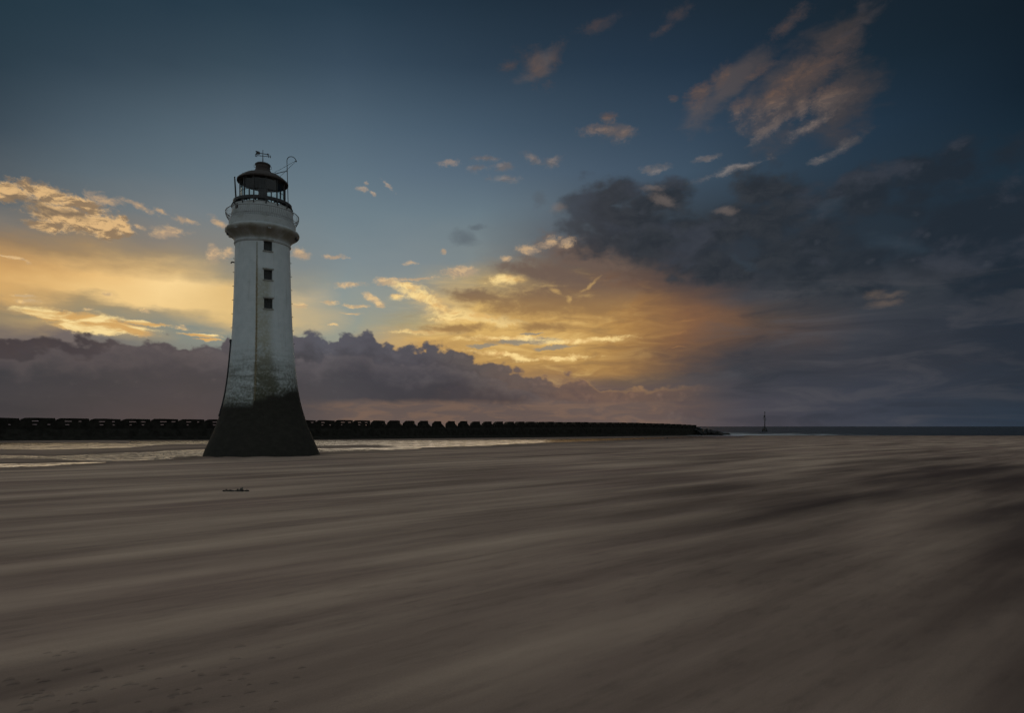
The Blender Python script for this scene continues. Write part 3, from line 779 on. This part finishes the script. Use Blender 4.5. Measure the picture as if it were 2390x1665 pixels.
# lantern gallery (dark iron ring on brackets)
bm = bmesh.new()
lathe(bm, [(2.08,23.26),(2.54,23.24),(2.57,23.20),(2.57,23.46),(2.54,23.46),(2.54,23.32),(2.08,23.34)], 72, closed=True)
gal = link('lantern_gallery', bm, m_iron, LH, True, 30)
for k in range(16):
    bm = bmesh.new(); M = Matrix.Rotation(2*math.pi*k/16+.1,4,'Z')
    tube(bm, [M@Vector((2.64,0,22.74)), M@Vector((2.72,0,22.9)), M@Vector((2.56,0,23.23))], .05, 6)
    box(bm, 2.30,0,23.19,.5,.07,.10, M)
    link('bracket', bm, m_iron, gal)
# glazing
RL = 1.98; NP = 12; A0 = .13
bm = bmesh.new()
ring = [[bm.verts.new(((RL-.03)*math.cos(A0+2*math.pi*k/NP),(RL-.03)*math.sin(A0+2*math.pi*k/NP),z)) for k in range(NP)] for z in (22.94,25.52)]
for k in range(NP): bm.faces.new((ring[0][k],ring[0][(k+1)%NP],ring[1][(k+1)%NP],ring[1][k]))
lan = link('lantern_glazing', bm, m_glass, LH)
for k in range(NP):
    bm = bmesh.new(); M = Matrix.Rotation(A0+2*math.pi*k/NP,4,'Z')
    box(bm, RL,0,24.23,.10,.085,2.58,M)
    link('mullion', bm, m_iron, lan)
rb = RL
for z, t in ((22.97,.05),(24.30,.028),(25.46,.045)):
    bm = bmesh.new()
    ps = [(rb*math.cos(A0+2*math.pi*k/NP),rb*math.sin(A0+2*math.pi*k/NP),z) for k in range(NP+1)]
    tube(bm, ps, t, 4, ends=False)
    link('glazing_bar', bm, m_iron, lan)
bm = bmesh.new()
lathe(bm, [(.0,22.9),(.62,22.9),(.62,23.75),(.44,23.85),(.38,24.6),(.44,24.65),(.44,24.8),(.28,24.9),(.28,25.7),(.0,25.7)], 24)
link('lamp_pedestal', bm, m_iron, LH, True, 40)
bm = bmesh.new(); lathe(bm, [(0,22.86),(1.9,22.86),(1.9,22.95),(0,22.95)], 48); link('lantern_floor', bm, m_iron, LH)
# roof
bm = bmesh.new()
lathe(bm, [(2.02,25.46),(2.18,25.38),(2.25,25.40),(2.25,25.52),(2.17,25.60),(1.97,25.78),(1.62,26.02),(1.25,26.17),(1.00,26.26),(.84,26.36),(.73,26.50),(.68,26.62)], 60)
lathe(bm, [(2.02,25.46),(1.4,25.66),(0.3,25.80)], 60)
roof = link('roof', bm, m_rust, LH, True, 40)
bm = bmesh.new()
lathe(bm, [(.64,26.60),(.63,27.05),(.68,27.07),(.68,27.16),(.60,27.22),(.30,27.28),(0.02,27.30)], 40)
for s in (-1.57, 1.57, 0.2, 3.3):
    M = Matrix.Rotation(s,4,'Z')
    tube(bm, [M@Vector((.64,0,27.1)),M@Vector((.76,0,27.05)),M@Vector((.76,0,26.85)),M@Vector((.63,0,26.8))], .018, 6)
link('vent', bm, m_rust, roof, True, 40)
bm = bmesh.new(); box(bm, 1.08,0,26.18,.22,.22,.30, Matrix.Rotation(1.25,4,'Z')); link('roof_hatch', bm, m_iron, roof)

# weather vane with arrow and compass letters
bm = bmesh.new()
tube(bm, [(0,0,27.28),(0,0,27.7),(0,0,28.55)], .055, 8, taper=.02)
vane = link('weather_vane', bm, m_iron, LH)
VA = 1.35                                            # bearing of the arms: almost side-on
dirv = Vector((math.cos(VA), math.sin(VA), 0))
def strip(bm, poly, t=.025, o=(0,0,0)):
    """flat iron outline in the plane of the arm: (along, up)"""
    n = Vector((-dirv.y, dirv.x, 0))
    f = [bm.verts.new(Vector(o)+dirv*p[0]+Vector((0,0,p[1]))+n*t) for p in poly]
    k = [bm.verts.new(Vector(o)+dirv*p[0]+Vector((0,0,p[1]))-n*t) for p in poly]
    bm.faces.new(f); bm.faces.new(k[::-1])
    for i in range(len(poly)): bm.faces.new((f[i], f[(i+1)%len(poly)], k[(i+1)%len(poly)], k[i]))
bm = bmesh.new()
ZA = 28.20; tl = -.12
def arr(p): return [(x, z - .11*x) for x, z in p]
strip(bm, arr([(-.30,-.028),(.44,-.028),(.44,.028),(-.30,.028)]), .02, (0,0,ZA))
strip(bm, arr([(-.66,.17),(-.30,.13),(-.22,.0),(-.30,-.13),(-.66,-.17),(-.58,0)]), .02, (0,0,ZA))
strip(bm, arr([(.40,.10),(.60,0),(.40,-.10)]), .02, (0,0,ZA))
link('arrow', bm, m_iron, vane)
bm = bmesh.new()
ZC = 27.98
def arm(p): return [(x, z - .04*x) for x, z in p]
strip(bm, arm([(-.52,-.022),(.52,-.022),(.52,.022),(-.52,.022)]), .02, (0,0,ZC))
link('compass_arm', bm, m_iron, vane)
def letter(bm, seg, cx, cz, w, h, t):
    for p, q in zip(seg, seg[1:]):
        p = Vector((cx+p[0]*w, cz+p[1]*h)); q = Vector((cx+q[0]*w, cz+q[1]*h)); d_ = (q-p).normalized(); n = Vector((-d_.y,d_.x))*t; d_ = d_*t*.6
        strip(bm, [tuple(p-d_+n),tuple(q+d_+n),tuple(q+d_-n),tuple(p-d_-n)], .02, (0,0,ZC))
bm = bmesh.new(); letter(bm, [(-.5,-.5),(-.5,.5),(.5,-.5),(.5,.5)], .60, -.025, .17, .20, .022); link('letter', bm, m_iron, vane)
bm = bmesh.new(); letter(bm, [(.5,.36),(.2,.5),(-.25,.5),(-.5,.3),(-.35,.08),(.35,-.08),(.5,-.3),(.25,-.5),(-.2,-.5),(-.5,-.36)], -.60, .025, .16, .20, .02); link('letter', bm, m_iron, vane)

# swan-necked mast with stays on the right, short post on the left
MA = 1.30
def gp(lat, z, fwd=.0): return (fwd, lat, z)
bm = bmesh.new()
xm = 2.22
pts = [gp(xm+.02,23.45),gp(xm-.02,25.0),gp(xm-.08,27.2),gp(xm-.10,27.85)]
for k in range(1,11):
    t = math.pi*.90*k/10
    pts.append(gp(xm-.10+.42*(1-math.cos(t)), 27.85+.46*math.sin(t)))
tube(bm, pts, .033, 8)
e_ = pts[-1]; tube(bm, [e_, gp(e_[1]+.02, e_[2]-.12)], .06, 8)
mast = link('mast', bm, m_iron, LH, True)
bm = bmesh.new()
tip = pts[-1]
tube(bm, [gp(.66,26.30),gp(xm-.45,26.75),gp(xm-.08,26.86)], .034, 6)
tube(bm, [gp(.66,26.30), tip], .015, 6)
tube(bm, [gp(1.25,25.98), gp(tip[1],tip[2]-.05)], .015, 6)
link('stay', bm, m_iron, mast)
bm = bmesh.new()
tube(bm, [gp(-2.30,23.5),gp(-2.36,24.6),gp(-2.42,25.7)], .075, 8, taper=.055)
link('post', bm, m_iron, LH)

# ------------------------------------------------------------------ breakwater
def wall_pt(X):
    D = 1/(1/126 + (1/353-1/126)*X/1629)
    return Vector(((X-1195)/F*D, D))
W0, W1 = wall_pt(-150), wall_pt(1629)
wd = (W1-W0).normalized(); W0 = W0-wd*96.32; WL = (W1-W0).length
SP_ = 6.02; NBK = int(WL/SP_)
off = .55
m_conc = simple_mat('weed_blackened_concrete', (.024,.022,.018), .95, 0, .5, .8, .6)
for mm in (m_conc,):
    mm.node_tree.nodes['Principled BSDF'].inputs['Specular IOR Level'].default_value = .03
BW = empty('breakwater', (W0.x, W0.y, 0))
tag(BW, 'long black breakwater of notched concrete blocks running behind the lighthouse out to sea', 'breakwater')
dv = Vector((-.11,1.0)).normalized()*2.3            # the cuts between blocks run this way
def slab(bm, poly, s0, ztop, dpt=1.0, o0=0.):
    dv = DV
    a_ = [bm.verts.new((*(wd*(s0+s)+dv*o0), ztop+z)) for s, z in poly]
    b_ = [bm.verts.new((*(wd*(s0+s)+dv*(o0+dpt)), ztop+z)) for s, z in poly]
    n = len(poly)
    bm.faces.new(a_); bm.faces.new(b_[::-1])
    for i in range(n): bm.faces.new((a_[i],a_[(i+1)%n],b_[(i+1)%n],b_[i]))
def top_at(s):
    return float(np.interp(s/WL, [0,.22,.46,.785,.846,.908,1.0], [4.40,4.40,4.50,4.56,4.45,4.15,3.45]))
for i in range(NBK+1):
    s0 = i*SP_+off
    if s0 > WL-1: break
    zt = top_at(s0)+random.uniform(-.06,.06)
    j = random.uniform(-.12,.12)
    bm = bmesh.new()
    pm = W0+wd*(s0+3)
    DV = Vector((pm.x,pm.y)).normalized()*2.3 if i < 32 else Vector((-.11,1.0)).normalized()*12.
    if i < 32:                                       # block with light slots between its beams
        E = 6.05; nud = .012*(i % 2)
        def course(z0, z1, opens):
            x = 0.02
            for o_, w_ in opens+[(E,0)]:
                slab(bm, [(x,z0),(x,z1),(o_,z1),(o_,z0)], s0, zt, .98, .012+nud)
                x = o_+w_
        slab(bm, [(0.0,-.56),(.04,-.34),(.85+j,0),(2.6,.02),(5.88,-.05+random.uniform(-.05,.04)),(5.97,-.30),(6.0,-.56)], s0, zt)
        o1 = random.uniform(1.5,2.0)
        course(-.72, -.55, [(o1, random.choice([1.25,1.4,1.1])), (o1+2.5, random.choice([.5,.85,.02]))])
        slab(bm, [(0.0,-1.28),(0.0,-.71),(E,-.71),(E,-1.28)], s0, zt, 1., nud)
        course(-1.42, -1.27, [(o1+.1, random.choice([.5,.7,.4])), (o1+2.6, random.choice([.02,.5,.4]))])
        slab(bm, [(0,-3.4),(0,-1.41),(E,-1.41),(E,-3.4)], s0, zt, 1., nud)
    else:
        slab(bm, [(0,-3.4),(0,-1.62),(.16,-.80),(1.30+j,-.02),(4.2+j,random.uniform(-.05,.03)),(4.27+j,-.80),(5.86,-1.98),(5.86,-3.4)], s0, zt)
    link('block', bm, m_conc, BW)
# weed-covered footing
bm = bmesh.new()
NS = 520
sec = []
for i in range(NS+1):
    s = -2+(WL+6)*i/NS
    zt = top_at(max(0,s)); p0 = W0+wd*s; gz = float(base_z(p0.y))
    row = []
    nv = lambda k: (mnoise.noise((s*.35, k*1.7, 3.1))+.5*mnoise.noise((s*1.1,k*3.1,8.)))
    nrm = Vector((wd.y,-wd.x))
    for k, (o, z) in enumerate([(-3.4,zt-3.2),(-2.6,zt-2.3),(.35,zt-2.25),(.75,zt-2.9),(1.2,gz+.95),(2.2,gz+.5),(3.6,gz+.08),(4.8,gz-.5)]):
        q = wd*s + nrm*(o+ (.35*nv(k) if k > 2 else 0))
        row.append(bm.verts.new((q.x,q.y,z+(.16*nv(k+20) if 2 < k < 7 else 0))))
    sec.append(row)
for A, B in zip(sec, sec[1:]):
    for k in range(len(A)-1): bm.faces.new((A[k],A[k+1],B[k+1],B[k]))
bm.faces.new(sec[0]); bm.faces.new(sec[-1][::-1])
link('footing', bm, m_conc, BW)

# rocky spit at the far end
m_rock = simple_mat('wet_black_rock', (.022,.020,.018), .8, 0, .5, 1.2, .6)
bm = bmesh.new()
for i in range(300):
    t = random.random()**1.25
    p = W1 + wd*(-6+46*t) + Vector((wd.y,-wd.x))*random.uniform(-4.5,4.5)*(1-.3*t)
    h = (1-t)**.9*5.4
    zc = SEA-.2 + random.random()*h*(1-abs((p-(W1+wd*(-6+46*t))).length)/7)
    r = random.uniform(.45,1.15)
    m_ = Matrix.Translation((p.x,p.y,zc))@Matrix.Rotation(random.random()*6,4,(random.random(),random.random(),1))@Matrix.Diagonal((r*random.uniform(.8,1.7),r*random.uniform(.8,1.3),r*random.uniform(.55,.9),1))
    res = bmesh.ops.create_icosphere(bm, subdivisions=1, radius=1, matrix=m_)
    for v in res['verts']: v.co += Vector((random.uniform(-.15,.15),random.uniform(-.15,.15),random.uniform(-.12,.12)))
spit = link('rock_spit', bm, m_rock)
tag(spit, 'low spit of tumbled black rocks tapering into the surf beyond the breakwater', 'rocks')

# ------------------------------------------------------------------ beacon standing in the sea
DB = 615.; BX = (1785-1195)/F*DB
BE = empty('beacon', (BX, DB, SEA))
tag(BE, 'slender dark navigation beacon on a tripod foot standing in the surf', 'beacon')
bm = bmesh.new(); tube(bm, [(0,0,3),(0,0,10),(0,0,18.8)], .48, 10, taper=.24); link('pole', bm, m_iron, BE, True)
for k in range(3):
    a_ = 2*math.pi*k/3+.4
    bm = bmesh.new(); tube(bm, [(3.1*math.cos(a_),3.1*math.sin(a_),-1.5),(1.7*math.cos(a_),1.7*math.sin(a_),2.2),(.1*math.cos(a_),.1*math.sin(a_),5.6)], .62, 8, taper=.34); link('leg', bm, m_iron, BE, True)
bm = bmesh.new(); lathe(bm, [(0,.5),(1.3,.5),(1.3,2.4),(.6,3.6),(0,3.6)], 16); link('foot', bm, m_iron, BE)
bm = bmesh.new(); box(bm,0,0,11.6,2.6,1.6,.28); tube(bm,[(1.2,.7,11.6),(1.2,.7,13.2)],.10,6); tube(bm,[(-1.2,.7,11.6),(-1.2,.7,13.2)],.10,6); tube(bm,[(-1.2,.7,13.1),(1.2,.7,13.1)],.09,6); tube(bm,[(0,0,9.5),(1.2,.2,11.6)],.12,6); link('platform', bm, m_iron, BE)
bm = bmesh.new(); box(bm,-.35,0,14.6,1.3,.9,1.7); link('lamp_box', bm, m_iron, BE)
bm = bmesh.new(); box(bm,.1,0,17.5,1.0,.5,.22); link('crossbar', bm, m_iron, BE); bm = bmesh.new(); box(bm,.0,0,18.7,.9,.4,.35); link('topmark', bm, m_iron, BE)

# ------------------------------------------------------------------ things lying on the sand
def ground_hit(X, Y):
    y = EYE*F/(Y-996.)
    return Vector(((X-1195)/F*y, y, 0))
m_weed = simple_mat('dark_seaweed', (.050,.042,.034), .8, 0, .5, 14)
p = ground_hit(551, 1148)
bm = bmesh.new()
for i in range(26):
    t = random.uniform(-.48,.48)
    h = .03+.13*math.exp(-((t-.27)/.12)**2)+.07*math.exp(-((t+.3)/.09)**2)
    r = random.uniform(.035,.065)
    m_ = Matrix.Translation((t, random.uniform(-.07,.07), h*random.uniform(.2,.75)))@Matrix.Rotation(random.random()*6,4,(random.random(),random.random(),1))@Matrix.Diagonal((r*1.9,r,r*.55,1))
    bmesh.ops.create_icosphere(bm, subdivisions=2, radius=1, matrix=m_)
for v in bm.verts: v.co += Vector((mnoise.noise(v.co*9), mnoise.noise(v.co*9+Vector((5,0,0))), mnoise.noise(v.co*9+Vector((0,7,0)))))*.03
wd_o = link('seaweed_clump', bm, m_weed, None, True); wd_o.location = (p.x,p.y,float(sand_z(np.array([p.x]),np.array([p.y]))[0][0])-.01)
tag(wd_o, 'small dark clump of seaweed lying alone on the sand before the lighthouse', 'seaweed')

# small wind-carved lips and tails in the near sand
bm = bmesh.new()
def lip(X, Y, wpx, hpx):
    p = ground_hit(X, Y)
    sc_ = p.y/F
    w = wpx*sc_*.5; h = hpx*sc_
    d1 = Vector((math.sin(R(62)), math.cos(R(62)), 0)); d2 = Vector((-d1.y, d1.x, 0))
    gz = float(sand_z(np.array([p.x]),np.array([p.y]))[0][0])
    rows = []
    for a_ in np.linspace(-1,1,9):
        k = (1-a_*a_); bend = -.35*w*a_*a_
        base = p + d1*(a_*w*1.1) + d2*bend
        hh = .55*h*k*(1+.3*mnoise.noise((X*.1+a_*2,Y*.1,0)))
        rows.append([bm.verts.new((*(base-d2*.10*w)[:2], gz-.006)), bm.verts.new((*(base-d2*.02*w)[:2], gz+hh*.75)), bm.verts.new((*(base+d2*.18*w)[:2], gz+hh)), bm.verts.new((*(base+d2*(.6+.9*k)*w)[:2], gz+hh*.35)), bm.verts.new((*(base+d2*(.8+2.6*k)*w)[:2], gz-.006))])
    for A, B in zip(rows, rows[1:]):
        for k in range(4): bm.faces.new((A[k],A[k+1],B[k+1],B[k]))
marks = [(110,1528,14,4),(170,1527,12,3),(155,1566,16,5),(225,1570,20,5),(20,1590,18,5),(30,1600,20,6),(100,1594,16,5),(95,1615,14,4),(85,1622,20,6),(110,1628,22,6),(62,1630,20,6),(60,1645,24,7),(60,1660,22,7),
  (220,1606,16,5),(205,1613,14,4),(300,1600,20,5),(265,1610,12,3),(330,1558,14,4),(358,1610,16,5),(175,1643,14,4),(210,1641,22,6),(172,1662,16,5),(405,1624,20,6),(435,1620,16,5),(470,1578,12,4),(468,1576,10,4),(430,1558,12,4),(462,1610,14,4),
  (405,1660,22,6),(440,1645,14,4),(480,1640,12,3),(525,1577,16,4),(545,1540,18,4),(560,1512,20,4),(635,1538,12,4),(640,1596,16,5),(580,1618,16,4),(590,1616,12,3),(705,1560,14,4),(555,1540,12,3),(310,1520,12,3),(370,1586,12,4),(575,1575,14,4)]
for X, Y, w_, h_ in marks: lip(X, Y, w_*1.25, h_*.9)
for _ in range(36): lip(random.uniform(60,720), 1500+165*random.random()**.7, random.uniform(9,18), random.uniform(2,4))
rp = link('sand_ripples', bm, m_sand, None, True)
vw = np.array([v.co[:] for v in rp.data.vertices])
rp.data.attributes.new('wet_vignette','FLOAT','POINT').data.foreach_set('value', np.clip(sand_z(vw[:,0], vw[:,1])[1]+.12,0,1).astype(np.float32))
tag(rp, 'little wind carved ripple crests in the sand near the viewer', 'sand ripples', kind='stuff')

# ------------------------------------------------------------------ render settings
sc.render.engine = 'CYCLES'
sc.cycles.use_denoising = True; sc.cycles.denoiser = 'OPENIMAGEDENOISE'; sc.cycles.denoising_input_passes = 'RGB_ALBEDO_NORMAL'; sc.cycles.denoising_prefilter = 'ACCURATE'
sc.cycles.max_bounces = 6; sc.cycles.diffuse_bounces = 2; sc.cycles.glossy_bounces = 3; sc.cycles.transparent_max_bounces = 12
sc.cycles.use_adaptive_sampling = True; sc.cycles.adaptive_threshold = .02; sc.cycles.adaptive_min_samples = 12
sc.view_settings.view_transform = 'Standard'; sc.view_settings.look = 'None'
sc.view_settings.exposure = 0; sc.view_settings.gamma = 1
